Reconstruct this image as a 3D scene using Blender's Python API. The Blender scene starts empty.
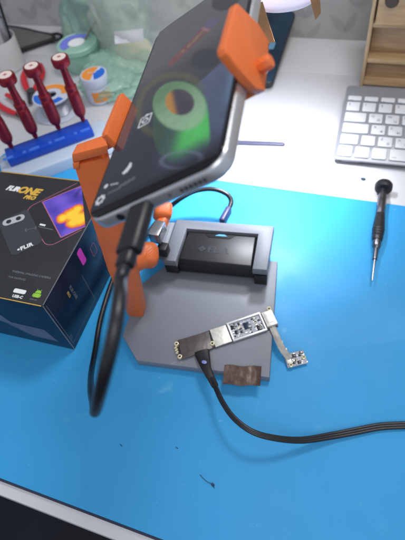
import bpy, bmesh, math, random
from mathutils import Matrix, Vector, noise
random.seed(7)
S = bpy.context.scene
COL = S.collection
R = math.radians

# ------------------------------------------------------------------ helpers
def lin(r, g, b):
    f = lambda c: (c / 255 / 12.92) if c <= 10 else ((c / 255 + .055) / 1.055) ** 2.4
    return (f(r), f(g), f(b), 1.0)

def mat(name, col, rough=.5, metal=0., spec=.5, var=0., vscale=60., bump=0., bscale=400., rvar=0., coat=0., trans=0., emit=None, estr=0., alpha=1., sheen=0., translucent=0., attr=None, layers=False, marks=None):
    m = bpy.data.materials.new(name); m.use_nodes = True
    nt = m.node_tree; N = nt.nodes; L = nt.links
    p = N['Principled BSDF']
    p.inputs['Base Color'].default_value = col
    p.inputs['Roughness'].default_value = rough
    p.inputs['Metallic'].default_value = metal
    p.inputs['Specular IOR Level'].default_value = spec
    p.inputs['Coat Weight'].default_value = coat
    p.inputs['Transmission Weight'].default_value = trans
    p.inputs['Sheen Weight'].default_value = sheen
    p.inputs['Alpha'].default_value = alpha
    if emit:
        p.inputs['Emission Color'].default_value = emit
        p.inputs['Emission Strength'].default_value = estr
    tc = N.new('ShaderNodeTexCoord')
    if attr:
        a = N.new('ShaderNodeAttribute'); a.attribute_name = attr
        L.new(a.outputs['Color'], p.inputs['Base Color'])
    if var:
        n = N.new('ShaderNodeTexNoise'); n.inputs['Scale'].default_value = vscale; n.inputs['Detail'].default_value = 6
        L.new(tc.outputs['Object'], n.inputs['Vector'])
        mp = N.new('ShaderNodeMapRange'); mp.inputs[1].default_value = .25; mp.inputs[2].default_value = .75
        mp.inputs[3].default_value = 1 - var; mp.inputs[4].default_value = 1 + var
        L.new(n.outputs['Fac'], mp.inputs[0])
        mx = N.new('ShaderNodeVectorMath'); mx.operation = 'SCALE'
        if attr:
            L.new(a.outputs['Color'], mx.inputs[0])
        else:
            mx.inputs[0].default_value = col[:3]
        L.new(mp.outputs[0], mx.inputs['Scale'])
        L.new(mx.outputs[0], p.inputs['Base Color'])
    if rvar:
        n = N.new('ShaderNodeTexNoise'); n.inputs['Scale'].default_value = vscale * 1.7; n.inputs['Detail'].default_value = 8
        L.new(tc.outputs['Object'], n.inputs['Vector'])
        mp = N.new('ShaderNodeMapRange'); mp.inputs[1].default_value = .3; mp.inputs[2].default_value = .7
        mp.inputs[3].default_value = max(0.02, rough - rvar); mp.inputs[4].default_value = rough + rvar
        L.new(n.outputs['Fac'], mp.inputs[0]); L.new(mp.outputs[0], p.inputs['Roughness'])
    if bump:
        n = N.new('ShaderNodeTexNoise'); n.inputs['Scale'].default_value = bscale; n.inputs['Detail'].default_value = 4
        L.new(tc.outputs['Object'], n.inputs['Vector'])
        b = N.new('ShaderNodeBump'); b.inputs['Strength'].default_value = bump; b.inputs['Distance'].default_value = .0006
        L.new(n.outputs['Fac'], b.inputs['Height']); L.new(b.outputs[0], p.inputs['Normal'])
    if layers:   # fine print layers
        wv = N.new('ShaderNodeTexWave'); wv.bands_direction = 'Z'; wv.inputs['Scale'].default_value = 320; wv.inputs['Distortion'].default_value = .4; wv.inputs['Detail'].default_value = 1
        L.new(tc.outputs['Object'], wv.inputs['Vector'])
        b2 = N.new('ShaderNodeBump'); b2.inputs['Strength'].default_value = .2; b2.inputs['Distance'].default_value = .0004
        L.new(wv.outputs['Fac'], b2.inputs['Height'])
        if bump: L.new(b.outputs[0], b2.inputs['Normal'])
        L.new(b2.outputs[0], p.inputs['Normal'])
    if marks:    # scuffs, dust and dried smears with a shape of their own
        src = p.inputs['Base Color'].links[0].from_socket
        for (sc, lo_, hi_, c_, f_, dst) in marks:
            n = N.new('ShaderNodeTexNoise'); n.inputs['Scale'].default_value = sc; n.inputs['Detail'].default_value = 5; n.inputs['Distortion'].default_value = dst
            L.new(tc.outputs['Object'], n.inputs['Vector'])
            mp = N.new('ShaderNodeMapRange'); mp.inputs[1].default_value = lo_; mp.inputs[2].default_value = hi_; mp.inputs[3].default_value = 0; mp.inputs[4].default_value = f_
            L.new(n.outputs['Fac'], mp.inputs[0])
            mx = N.new('ShaderNodeMix'); mx.data_type = 'RGBA'; mx.inputs[7].default_value = c_
            L.new(mp.outputs[0], mx.inputs[0]); L.new(src, mx.inputs[6]); src = mx.outputs[2]
        L.new(src, p.inputs['Base Color'])
    if translucent:
        t = N.new('ShaderNodeBsdfTranslucent'); t.inputs['Color'].default_value = col
        mxs = N.new('ShaderNodeMixShader'); mxs.inputs[0].default_value = translucent
        L.new(p.outputs[0], mxs.inputs[1]); L.new(t.outputs[0], mxs.inputs[2])
        L.new(mxs.outputs[0], N['Material Output'].inputs['Surface'])
    return m

def film(name, col, opac, rough=.25):
    """thin plastic film: part see-through, part milky, part glossy"""
    m = bpy.data.materials.new(name); m.use_nodes = True
    nt = m.node_tree; N = nt.nodes; L = nt.links
    N.remove(N['Principled BSDF'])
    tr = N.new('ShaderNodeBsdfTransparent'); tr.inputs[0].default_value = (.8 + col[0] * .2, .8 + col[1] * .2, .8 + col[2] * .2, 1)
    df = N.new('ShaderNodeBsdfDiffuse'); df.inputs[0].default_value = col
    tl = N.new('ShaderNodeBsdfTranslucent'); tl.inputs[0].default_value = col
    gl = N.new('ShaderNodeBsdfGlossy'); gl.inputs['Roughness'].default_value = rough
    tc = N.new('ShaderNodeTexCoord'); nz = N.new('ShaderNodeTexNoise'); nz.inputs['Scale'].default_value = 26; nz.inputs['Detail'].default_value = 3; nz.inputs['Distortion'].default_value = 1.4
    L.new(tc.outputs['Object'], nz.inputs['Vector'])
    bp = N.new('ShaderNodeBump'); bp.inputs['Strength'].default_value = .45; bp.inputs['Distance'].default_value = .006
    L.new(nz.outputs['Fac'], bp.inputs['Height'])
    for q in (df, tl, gl): L.new(bp.outputs[0], q.inputs['Normal'])
    m1 = N.new('ShaderNodeMixShader'); m1.inputs[0].default_value = .5
    m2 = N.new('ShaderNodeMixShader'); m2.inputs[0].default_value = opac
    m3 = N.new('ShaderNodeMixShader')
    lw = N.new('ShaderNodeLayerWeight'); lw.inputs[0].default_value = .25
    L.new(df.outputs[0], m1.inputs[1]); L.new(tl.outputs[0], m1.inputs[2])
    L.new(tr.outputs[0], m2.inputs[1]); L.new(m1.outputs[0], m2.inputs[2])
    mr = N.new('ShaderNodeMath'); mr.operation = 'MULTIPLY'; mr.inputs[1].default_value = .6
    L.new(lw.outputs['Fresnel'], mr.inputs[0]); L.new(mr.outputs[0], m3.inputs[0])
    L.new(m2.outputs[0], m3.inputs[1]); L.new(gl.outputs[0], m3.inputs[2])
    L.new(m3.outputs[0], N['Material Output'].inputs['Surface'])
    return m

def wood(name, c1, c2, scale=1., axis='X', rough=.55):
    m = bpy.data.materials.new(name); m.use_nodes = True
    nt = m.node_tree; N = nt.nodes; L = nt.links; p = N['Principled BSDF']
    tc = N.new('ShaderNodeTexCoord'); mp = N.new('ShaderNodeMapping')
    mp.inputs['Scale'].default_value = {'X': (4 * scale, 40 * scale, 40 * scale), 'Z': (40 * scale, 40 * scale, 4 * scale), 'Y': (40 * scale, 4 * scale, 40 * scale)}[axis]
    L.new(tc.outputs['Object'], mp.inputs[0])
    n = N.new('ShaderNodeTexNoise'); n.inputs['Scale'].default_value = 2.2; n.inputs['Detail'].default_value = 9; n.inputs['Distortion'].default_value = 1.2
    L.new(mp.outputs[0], n.inputs['Vector'])
    r = N.new('ShaderNodeValToRGB'); r.color_ramp.elements[0].position = .3; r.color_ramp.elements[1].position = .7
    r.color_ramp.elements[0].color = c1; r.color_ramp.elements[1].color = c2
    L.new(n.outputs['Fac'], r.inputs[0]); L.new(r.outputs[0], p.inputs['Base Color'])
    p.inputs['Roughness'].default_value = rough
    b = N.new('ShaderNodeBump'); b.inputs['Strength'].default_value = .15; b.inputs['Distance'].default_value = .0005
    L.new(n.outputs['Fac'], b.inputs['Height']); L.new(b.outputs[0], p.inputs['Normal'])
    return m

class MB:
    def __init__(s): s.bm = bmesh.new(); s.cols = None
    def _take(s, b, M=None, mi=0):
        if M is not None: bmesh.ops.transform(b, matrix=M, verts=b.verts)
        for f in b.faces: f.material_index = mi
        me = bpy.data.meshes.new('tmp'); b.to_mesh(me); b.free()
        s.bm.from_mesh(me); bpy.data.meshes.remove(me); return s
    def box(s, c, d, bev=0., M=None, mi=0, seg=2):
        b = bmesh.new(); bmesh.ops.create_cube(b, size=1)
        bmesh.ops.scale(b, vec=d, verts=b.verts); bmesh.ops.translate(b, vec=c, verts=b.verts)
        if bev: bmesh.ops.bevel(b, geom=list(b.edges), offset=bev, segments=seg, affect='EDGES', profile=.5)
        return s._take(b, M, mi)
    def hexa(s, lo, hi, bev=0., M=None, mi=0, mids=()):
        """loft through quads (each a list of points, same winding, bottom to top)"""
        b = bmesh.new(); rings = [[b.verts.new(p) for p in q] for q in [lo, *mids, hi]]; n = len(lo)
        b.faces.new(rings[0][::-1]); b.faces.new(rings[-1])
        for A, B in zip(rings, rings[1:]):
            for i in range(n): b.faces.new((A[i], A[(i + 1) % n], B[(i + 1) % n], B[i]))
        bmesh.ops.recalc_face_normals(b, faces=b.faces)
        if bev: bmesh.ops.bevel(b, geom=list(b.edges), offset=bev, segments=2, affect='EDGES', profile=.5)
        return s._take(b, M, mi)
    def prism(s, pts, z0, z1, bev=0., M=None, mi=0, seg=2):
        b = bmesh.new()
        lo = [b.verts.new((x, y, z0)) for x, y in pts]; hi = [b.verts.new((x, y, z1)) for x, y in pts]; n = len(pts)
        fb = b.faces.new(lo[::-1]); ft = b.faces.new(hi)
        for i in range(n): b.faces.new((lo[i], lo[(i + 1) % n], hi[(i + 1) % n], hi[i]))
        bmesh.ops.recalc_face_normals(b, faces=b.faces)
        if bev:
            es = [e for e in b.edges if abs(e.verts[0].co.z - e.verts[1].co.z) < 1e-7]
            bmesh.ops.bevel(b, geom=es, offset=bev, segments=seg, affect='EDGES', profile=.5)
        return s._take(b, M, mi)
    def lathe(s, prof, seg=32, M=None, mi=0):
        b = bmesh.new(); rings = []
        for r, z in prof:
            if r < 1e-6: rings.append([b.verts.new((0, 0, z))])
            else: rings.append([b.verts.new((r * math.cos(2 * math.pi * i / seg), r * math.sin(2 * math.pi * i / seg), z)) for i in range(seg)])
        for A, B in zip(rings, rings[1:]):
            for i in range(seg):
                j = (i + 1) % seg
                if len(A) == 1 and len(B) == 1: continue
                if len(A) == 1: b.faces.new((A[0], B[j], B[i]))
                elif len(B) == 1: b.faces.new((A[i], A[j], B[0]))
                else: b.faces.new((A[i], A[j], B[j], B[i]))
        bmesh.ops.recalc_face_normals(b, faces=b.faces)
        return s._take(b, M, mi)
    def tube(s, pts, r, seg=14, M=None, mi=0, sub=8, flat=None):
        pts = [Vector(p) for p in pts]; P = []
        if sub and len(pts) > 2:
            for i in range(len(pts) - 1):
                p0 = pts[max(i - 1, 0)]; p1 = pts[i]; p2 = pts[i + 1]; p3 = pts[min(i + 2, len(pts) - 1)]
                for k in range(sub):
                    t = k / sub
                    P.append(.5 * ((2 * p1) + (p2 - p0) * t + (2 * p0 - 5 * p1 + 4 * p2 - p3) * t * t + (3 * p1 - p0 - 3 * p2 + p3) * t ** 3))
            P.append(pts[-1])
        else: P = pts
        n = len(P)
        rad = (lambda t: r) if not isinstance(r, (list, tuple)) else (lambda t: r[min(int(t * (len(r) - 1)), len(r) - 2)] * (1 - (t * (len(r) - 1) - min(int(t * (len(r) - 1)), len(r) - 2))) + r[min(int(t * (len(r) - 1)), len(r) - 2) + 1] * (t * (len(r) - 1) - min(int(t * (len(r) - 1)), len(r) - 2)))
        b = bmesh.new(); rings = []; up = None
        for i, p in enumerate(P):
            t = (P[min(i + 1, n - 1)] - P[max(i - 1, 0)]).normalized()
            if up is None: up = Vector((0, 0, 1)) if abs(t.z) < .9 else Vector((1, 0, 0))
            x = t.cross(up).normalized(); up = x.cross(t).normalized()
            rr = rad(i / (n - 1))
            fx, fy = flat or (1, 1)
            rings.append([b.verts.new(p + x * math.cos(2 * math.pi * k / seg) * rr * fx + up * math.sin(2 * math.pi * k / seg) * rr * fy) for k in range(seg)])
        for A, B in zip(rings, rings[1:]):
            for k in range(seg): b.faces.new((A[k], A[(k + 1) % seg], B[(k + 1) % seg], B[k]))
        b.faces.new(rings[0][::-1]); b.faces.new(rings[-1])
        bmesh.ops.recalc_face_normals(b, faces=b.faces)
        return s._take(b, M, mi)
    def ball(s, c, d, M=None, mi=0, u=20, v=12):
        b = bmesh.new(); bmesh.ops.create_uvsphere(b, u_segments=u, v_segments=v, radius=1)
        bmesh.ops.scale(b, vec=d, verts=b.verts); bmesh.ops.translate(b, vec=c, verts=b.verts)
        return s._take(b, M, mi)
    def poly(s, pts, M=None, mi=0):
        b = bmesh.new(); b.faces.new([b.verts.new(p if len(p) == 3 else (p[0], p[1], 0)) for p in pts])
        return s._take(b, M, mi)
    def text(s, body, size, M=None, mi=0, shear=0., bold=0., align='LEFT', space=1., depth=0.):
        c = bpy.data.curves.new('t', 'FONT'); c.body = body; c.size = size; c.shear = shear; c.offset = bold; c.align_x = align
        c.space_character = space; c.resolution_u = 2; c.extrude = depth
        o = bpy.data.objects.new('t', c); COL.objects.link(o)
        dg = bpy.context.evaluated_depsgraph_get(); dg.update()
        me = bpy.data.meshes.new_from_object(o.evaluated_get(dg))
        b = bmesh.new(); b.from_mesh(me)
        bpy.data.objects.remove(o); bpy.data.curves.remove(c); bpy.data.meshes.remove(me)
        return s._take(b, M, mi)
    def build(s, name, mats, parent=None, ang=35, flat=False, kind=None):
        me = bpy.data.meshes.new(name); s.bm.to_mesh(me); s.bm.free()
        for m in (mats if isinstance(mats, (list, tuple)) else [mats]): me.materials.append(m)
        if not flat:
            for p in me.polygons: p.use_smooth = True
            me.set_sharp_from_angle(angle=R(ang))
        o = bpy.data.objects.new(name, me); COL.objects.link(o)
        if parent: o.parent = parent
        if kind: o['kind'] = kind
        return o

def T(x, y, z, rz=0., rx=0., ry=0.):
    return Matrix.Translation((x, y, z)) @ Matrix.Rotation(rz, 4, 'Z') @ Matrix.Rotation(ry, 4, 'Y') @ Matrix.Rotation(rx, 4, 'X')
def frame(o, x, y):
    """matrix with origin o, X along x, Y as near y as possible"""
    x = Vector(x).normalized(); z = x.cross(Vector(y)).normalized(); y = z.cross(x)
    M = Matrix((x, y, z)).transposed().to_4x4(); M.translation = Vector(o); return M
def thing(name, label, cat, M=None, group=None):
    o = bpy.data.objects.new(name, None); COL.objects.link(o); o.empty_display_size = .02
    if M is not None: o.matrix_world = M
    o['label'] = label; o['category'] = cat
    if group: o['group'] = group
    return o
def tag(o, label, cat, group=None):
    o['label'] = label; o['category'] = cat
    if group: o['group'] = group
    return o
def rrect(w, h, r, n=8, x0=0., y0=0.):
    out = []
    for cx, cy, a in ((w - r, r, -90), (w - r, h - r, 0), (r, h - r, 90), (r, r, 180)):
        for k in range(n + 1):
            t = R(a + 90 * k / n); out.append((x0 + cx + r * math.cos(t), y0 + cy + r * math.sin(t)))
    return out
def painted(name, M_pts, nx, ny, fn, m, parent, z=0.):
    """a fine grid (u,v in 0..1 mapped by M_pts) carrying a printed picture as a colour attribute"""
    bm = bmesh.new(); V = [[None] * (nx + 1) for _ in range(ny + 1)]; cs = []
    for j in range(ny + 1):
        for i in range(nx + 1):
            x, y = M_pts(i / nx, j / ny); V[j][i] = bm.verts.new((x, y, z)); cs.append(fn(x, y))
    for j in range(ny):
        for i in range(nx): bm.faces.new((V[j][i], V[j][i + 1], V[j + 1][i + 1], V[j + 1][i]))
    me = bpy.data.meshes.new(name); bm.to_mesh(me); bm.free()
    a = me.color_attributes.new('pic', 'FLOAT_COLOR', 'POINT')
    flat = []
    for c in cs: flat.extend(c)
    a.data.foreach_set('color', flat)
    me.materials.append(m)
    o = bpy.data.objects.new(name, me); COL.objects.link(o); o.parent = parent
    return o
def smooth(a, b, x):
    t = min(1, max(0, (x - a) / (b - a))) if a != b else float(x > a); return t * t * (3 - 2 * t)
def mixc(a, b, t): return tuple(a[i] + (b[i] - a[i]) * t for i in range(3)) + (1.,)

# ------------------------------------------------------------------ materials
M_desk = mat('desk_white', lin(194, 194, 199), .38, var=.04, vscale=9, bump=.05, bscale=300, rvar=.08, marks=[(30, .66, .80, lin(160, 156, 150), .5, 2.), (240, .72, .8, lin(120, 110, 100), .6, 0.)])
M_ledge = mat('ledge_white', lin(186, 186, 189), .5, var=.03, vscale=14, bump=.05)
M_mat = mat('mat_blue', lin(50, 146, 202), .5, spec=.3, var=.06, vscale=9, bump=.12, bscale=1400, rvar=.1, marks=[(170, .70, .80, lin(150, 190, 215), .5, 0.), (16, .66, .78, lin(96, 170, 205), .45, 2.5), (60, .72, .80, lin(24, 70, 110), .5, .5)])
M_matedge = mat('mat_edge', lin(34, 40, 62), .7)
M_floor = mat('floor_dark', lin(22, 24, 38), .8, var=.3, vscale=6)
M_wall = mat('wallpaper', lin(176, 174, 172), .8, var=.05, vscale=30, bump=.15, bscale=500)
M_leaf = mat('wallpaper_leaf', lin(163, 161, 160), .75, var=.06, vscale=50)
M_orange = mat('orange_plastic', lin(222, 110, 52), .42, var=.06, vscale=50, bump=.2, bscale=900, layers=True)
M_black = mat('black_plastic', lin(26, 27, 31), .42, var=.1, vscale=80, bump=.1, bscale=1500)
M_cable = mat('cable_rubber', lin(24, 25, 31), .38, spec=.5, var=.08, bump=.05)
M_silver = mat('phone_silver', lin(205, 207, 212), .3, metal=.75, rvar=.05)
M_glass = mat('phone_glass', lin(7, 8, 12), .05, spec=.55, rvar=.02, vscale=25)
M_grey = mat('grey_print', lin(112, 116, 126), .5, var=.05, vscale=35, bump=.2, bscale=1100, layers=True)
M_plate = mat('plate_grey', lin(114, 118, 128), .5, var=.07, vscale=22, bump=.25, bscale=900, rvar=.1, marks=[(46, .68, .80, lin(190, 192, 200), .6, 1.2), (220, .70, .80, lin(180, 182, 190), .5, 0.)])
M_steel = mat('steel', lin(190, 190, 195), .3, metal=1., rvar=.08)
M_darksteel = mat('dark_steel', lin(110, 110, 115), .35, metal=1., rvar=.1)
M_box = mat('box_black', lin(40, 41, 46), .34, spec=.5, var=.12, vscale=30, bump=.05, bscale=800, rvar=.06)
M_boxside = mat('box_mat_tint', lin(15, 26, 50), .32, spec=.5, rvar=.06)  # sides of the black carton; blue reflected from the mat put into the colour
M_gold = mat('print_gold', lin(214, 170, 70), .4)
M_white = mat('print_white', lin(225, 225, 228), .5)
M_greyprint = mat('print_grey', lin(120, 122, 130), .5)
M_dim = mat('print_dim', lin(62, 64, 70), .45)
M_pink = mat('print_pink', lin(225, 60, 190), .5)
M_rose = mat('print_rose', lin(190, 110, 130), .5)
M_green = mat('print_green', lin(140, 190, 60), .5)
M_picture = mat('print_picture', (1, 1, 1, 1), .3, attr='pic')
M_alu = mat('aluminium', lin(134, 136, 142), .42, metal=.3, bump=.08, bscale=1500)
M_key = mat('key_white', lin(192, 193, 198), .45)
M_legend = mat('key_legend', lin(92, 94, 104), .6)
M_red = mat('red_anodised', lin(132, 22, 38), .38, metal=.45, rvar=.06, spec=.5)
M_cap = mat('cap_pale', lin(222, 205, 200), .45)
M_capred = mat('cap_mark', lin(170, 60, 66), .5)
M_blue = mat('blue_plastic', lin(16, 66, 176), .35, var=.05)
M_milky = mat('milky_plastic', lin(206, 218, 232), .35, translucent=.35)
M_bluetext = mat('blue_raised', lin(60, 110, 205), .4)
M_lblue = mat('label_blue', lin(30, 100, 205), .45)
M_lor = mat('label_orange', lin(226, 140, 52), .45)
M_lwhite = mat('label_white', lin(226, 226, 230), .45)
M_solder = mat('solder_wire', lin(165, 168, 178), .32, metal=.8, bump=.6, bscale=500)
M_jar = mat('jar_white', lin(214, 220, 236), .4, translucent=.2)
M_tub = mat('tub_green', lin(182, 222, 206), .3, translucent=.4)
M_purple = mat('label_purple', lin(112, 120, 212), .45)
M_bagg = film('bag_green', lin(216, 252, 236), .5, .14)
M_bagc = film('bag_clear', lin(248, 249, 246), .36, .12)
M_cup = mat('cup_white', lin(206, 204, 204), .45, translucent=.1)
M_pouch = mat('pouch_grey', lin(92, 92, 92), .8, var=.12, vscale=120, bump=.4, bscale=1200)
M_piping = mat('pouch_black', lin(22, 22, 24), .6)
M_redhandle = mat('red_grip', lin(190, 22, 40), .4)
M_wood = wood('birch', lin(168, 132, 92), lin(214, 182, 140), 1.)
M_wood2 = wood('birch_shelf', lin(150, 118, 86), lin(198, 166, 130), 1.2)
M_lamp = mat('lamp_shell', lin(230, 222, 228), .35, translucent=.12)
M_kraft = mat('kraft_tape', lin(178, 134, 92), .45, var=.12, vscale=90, translucent=.2)
M_pcb = mat('pcb_dark', lin(46, 48, 52), .4, var=.3, vscale=300)
M_tape = mat('shield_tape', lin(84, 78, 78), .36, metal=.25, var=.3, vscale=160, bump=.5, bscale=220)
M_tin = mat('tin_shield', lin(206, 203, 196), .4, metal=.3, var=.2, vscale=240, bump=.35, bscale=500)
M_tinw = mat('tin_frame', lin(222, 222, 224), .34, metal=.35)
M_goldm = mat('gold_pad', lin(232, 222, 188), .3, metal=.45)
M_chip = mat('chip_black', lin(30, 32, 42), .3)
M_chipblue = mat('chip_blue', lin(30, 40, 66), .25)
M_pcbgrey = mat('pcb_grey', lin(150, 154, 164), .4, var=.35, vscale=700)
M_flex = mat('flex', lin(150, 146, 140), .4, var=.3, vscale=220)
M_foil = mat('brown_foil', lin(118, 96, 88), .32, metal=.25, var=.35, vscale=70, bump=.6, bscale=160, rvar=.12)
M_grime = mat('speck', lin(34, 58, 78), .8)

# ------------------------------------------------------------------ setting
MB().box((-.35, .3212, -.0155), (2.5, .6228, .025), .001).build('desk', M_desk, kind='structure')
MB().box((-.35, .6805, -.0162), (2.5, .0945, .025), .0012).build('wall_ledge', M_ledge, kind='structure')
MB().box((-.3, .5, -.76), (5, 6, .02)).build('floor', M_floor, kind='structure')
w = MB().box((-.3, .738, .35), (3.2, .02, 1.6))
rl = random.Random(3)
def leaf(w, x, z, a, L, W):
    pts = []
    for k in range(9):
        t = k / 8; pts.append((t * L, W * math.sin(math.pi * t ** .8) + .12 * L * t * t))
    for k in range(7, 0, -1):
        t = k / 8; pts.append((t * L, -W * math.sin(math.pi * t ** .8) + .12 * L * t * t))
    c, s = math.cos(a), math.sin(a)
    w.poly([(x + u * c - v * s, .7276, z + u * s + v * c) for u, v in pts][::-1], mi=1)
for i in range(-16, 12):
    bx = i * .058
    for k in range(7):
        z = -.01 + k * .036 + (.018 if i % 2 else 0)
        sway = .012 * math.sin(z * 40 + i)
        for sgn in (-1, 1):
            leaf(w, bx + sway, z, R(90 - sgn * (38 + rl.uniform(-8, 8))), .034 + rl.uniform(-.004, .004), .0062)
w.build('wall', [M_wall, M_leaf], kind='structure')

# ------------------------------------------------------------------ blue mat
m = thing('soldering_mat', 'large bright blue silicone mat covering the front of the white desk', 'work mat', T(0, 0, 0))
b = bmesh.new()
pts = rrect(.92, .371, .012, 6, -.47, .0207)
MB().prism(pts, -.0026, 0., .0006).build('sheet', M_mat, m)
MB().box((-.01, .0198, -.0012), (.9, .0016, .0022)).build('rim', M_matedge, m)

# ------------------------------------------------------------------ stand: base plate, leg, clamp
st = thing('phone_stand', 'orange and grey printed phone stand with clamp jaws and faceted base plate', 'phone stand', T(0, 0, 0))
pl = [(-.160, .1440), (-.0425, .1597), (-.0588, .2525), (-.0640, .281), (-.158, .272), (-.1745, .2477), (-.1886, .2235), (-.184, .1644)]
MB().prism(pl, .0003, .010, .0011).build('base_plate', M_plate, st)
a = Vector((.93, .35, 0)).normalized(); bb = Vector((-a.y, a.x, 0))
def quad(p, wd, dp): p = Vector(p); return [p, p + a * wd, p + a * wd + bb * dp, p + bb * dp]
lg = MB().hexa([(-0.1869, 0.1849, 0.0098), (-0.1764, 0.1865, 0.0098), (-0.1719, 0.1882, 0.0098), (-0.1745, 0.2020, 0.0098), (-0.1891, 0.1996, 0.0098)], [(-0.1665, 0.1785, 0.2060), (-0.1474, 0.1867, 0.2090), (-0.1459, 0.1872, 0.2100), (-0.1469, 0.1902, 0.2115), (-0.1708, 0.1916, 0.2070)], .0007, mids=[[(-0.1854, 0.1852, 0.0830), (-0.1619, 0.1845, 0.0830), (-0.1590, 0.1862, 0.0830), (-0.1590, 0.1915, 0.0830), (-0.1863, 0.1991, 0.0830)]])
lg.build('leg', M_orange, st)
# block on top of the leg that carries the left jaw
ar = MB().hexa([(-0.1664, 0.1784, 0.2085), (-0.1428, 0.1837, 0.2145), (-0.1508, 0.1927, 0.2135), (-0.1680, 0.1874, 0.2085)], [(-0.1647, 0.1787, 0.2150), (-0.1405, 0.1835, 0.2215), (-0.1485, 0.1926, 0.2205), (-0.1660, 0.1882, 0.2150)], .0007)
ar.hexa([(-0.1673, 0.1776, 0.2035), (-0.1635, 0.1785, 0.2045), (-0.1653, 0.1860, 0.2045), (-0.1695, 0.1865, 0.2035)], [(-0.1666, 0.1780, 0.2080), (-0.1621, 0.1791, 0.2090), (-0.1639, 0.1866, 0.2090), (-0.1681, 0.1870, 0.2080)], .0005)
ar.hexa([(-.1460, .1880, .2130), (-.1215, .1930, .2255), (-.1225, .2010, .2255), (-.1480, .2060, .2130)], [(-.1460, .1880, .2190), (-.1240, .1930, .2305), (-.1250, .2010, .2305), (-.1480, .2060, .2190)], .0006)
ar.build('arm', M_orange, st)
PH = Matrix(((.8595, -.1701, -.4820, -.1107), (.1417, .9853, -.0951, .1098), (.4911, .0135, .8710, .2419), (0, 0, 0, 1)))
# jaws, in the phone's own frame
lj = MB()
JF = Matrix(((0, 0, 1, 0), (1, 0, 0, 0), (0, 1, 0, 0), (0, 0, 0, 1)))  # local (x,y,z)->(u=z, v=x, h=y)
lj.prism([(.0540, -.013), (.0890, -.013), (.0885, .0056), (.0872, .0064), (.0555, .0064), (.0542, .0056)], -.0042, -.0006, .0005, M=PH @ JF)
lj.build('jaw', M_orange, st)
rj = MB()
rj.prism([(.0445, .0132), (.046, .0150), (.0815, .0140), (.0835, .0128), (.0918, -.0022), (.0918, -.0120), (.076, -.0138), (.0550, -.0138), (.0535, -.0122), (.0490, -.0078), (.0473, -.0015), (.0452, .0058)], .0744, .0784, .0006, M=PH @ JF)
rj.build('jaw', M_orange, st)
MB().box((.035, .070, -.0118), (.080, .030, .004), .0006, M=PH).build('bridge', M_orange, st)
kn = MB()
kn.lathe([(0, -.001), (.0028, -.001), (.0034, .0004), (.0034, .0044), (.0028, .0054), (0, .0054)], 8, M=PH @ T(.0790, .0640, -.0075) @ Matrix.Rotation(R(90), 4, 'Y'))
kn.build('knob', M_orange, st)
# ball joint that carries the camera cradle
jt = MB()
jt.tube([(-.1765, .197, .074), (-.1735, .206, .072), (-.1705, .2145, .069)], [.0085, .0095, .0105], 16, sub=4)
jt.box((0, 0, 0), (.0235, .0215, .0225), .0072, M=T(-.1690, .2188, .0672, R(25), R(20), R(15)), seg=4)
jt.ball((-.1795, .2180, .0715), (.0085, .0095, .009))
jt.build('joint', M_orange, st)
jt = MB(); jt.box((0, 0, 0), (.0180, .0180, .0175), .0052, M=T(-.1768, .2780, .0605, R(20), R(15), R(20)), seg=4); jt.box((-.1735, .2690, .0570), (.0095, .014, .011), .003, seg=3)
jt.build('joint_socket', M_orange, st)
nb = MB(); nb.lathe([(0, -.005), (.0058, -.005), (.0064, -.004), (.0064, .004), (.0058, .005), (0, .005)], 6, M=frame((-.1712, .2540, .0605), (.25, .9, .05), (0, 0, 1)) @ Matrix.Rotation(R(90), 4, 'Y'))
nb.box((-.1712, .2515, .0612), (.0105, .0185, .0130), .0012)
nb.build('bolt', M_steel, st)
MB().box((-.1655, .2435, .0460), (.010, .010, .012), .0015).build('joint_bracket', M_black, st)

# ------------------------------------------------------------------ thermal camera cradle
dk = thing('camera_cradle', 'grey printed cradle open at the front holding a small black thermal camera', 'camera cradle', T(-.1665, .2390, 0, R(6.8)))
Lx, Ly = .1005, .0535
U = [(0, 0), (.0125, 0), (.0140, .0420), (.0865, .0420), (.0868, -.0005), (Lx, -.0005), (Lx + .0002, Ly), (.001, Ly)]
MB().prism(U, .0268, .0350, .0007).build('cradle_frame', M_grey, dk)
tabm = MB(); tabm.hexa([(-.008, .006, .028), (0, .004, .028), (0, .05, .028), (-.008, .046, .028)], [(-.008, .006, .038), (0, .004, .0345), (0, .05, .0345), (-.008, .046, .038)], .0006)
tabm.build('side_tab', M_grey, dk)
lb = MB(); lb.box((.050, .0275, .0205), (.097, .048, .0122), .0008)
lb.box((.0065, .004, .021), (.013, .008, .0116), .0006); lb.box((.094, .003, .0172), (.012, .007, .0135), .0006)
lb.box((.020, .046, .0125), (.016, .014, .005)); lb.box((.080, .046, .0125), (.016, .014, .005))
lb.build('cradle_base', M_black, dk)
cm = thing('thermal_camera', 'small black thermal camera with embossed lettering seated in the grey cradle', 'thermal camera', T(-.1665, .2390, 0, R(6.8)))
cb = MB(); cb.hexa([(.0132, .0035, .0269), (.0863, .0025, .0269), (.0858, .0413, .0269), (.0146, .0413, .0269)], [(.0150, .0060, .0322), (.0848, .0050, .0322), (.0838, .0400, .0322), (.0165, .0400, .0322)], .0006)
cb.build('camera_body', M_black, cm)
sl = MB(); sl.prism([(.0335, .0398), (.0375, .0352), (.0595, .0350), (.0640, .0396)], .03225, .0326)
sl.build('slot', mat('slot_dark', lin(12, 13, 16), .3), cm)
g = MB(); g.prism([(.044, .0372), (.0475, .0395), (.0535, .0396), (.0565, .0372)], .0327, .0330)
g.build('slot_reflection', mat('slot_glint_blue', lin(90, 150, 190), .15), cm)  # light-blue reflection in the slot, made as a coloured piece
tx = MB(); tx.text('FLIR', .0105, T(.0400, .0165, .03222), bold=.0003, depth=.00022, space=1.12)
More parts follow.
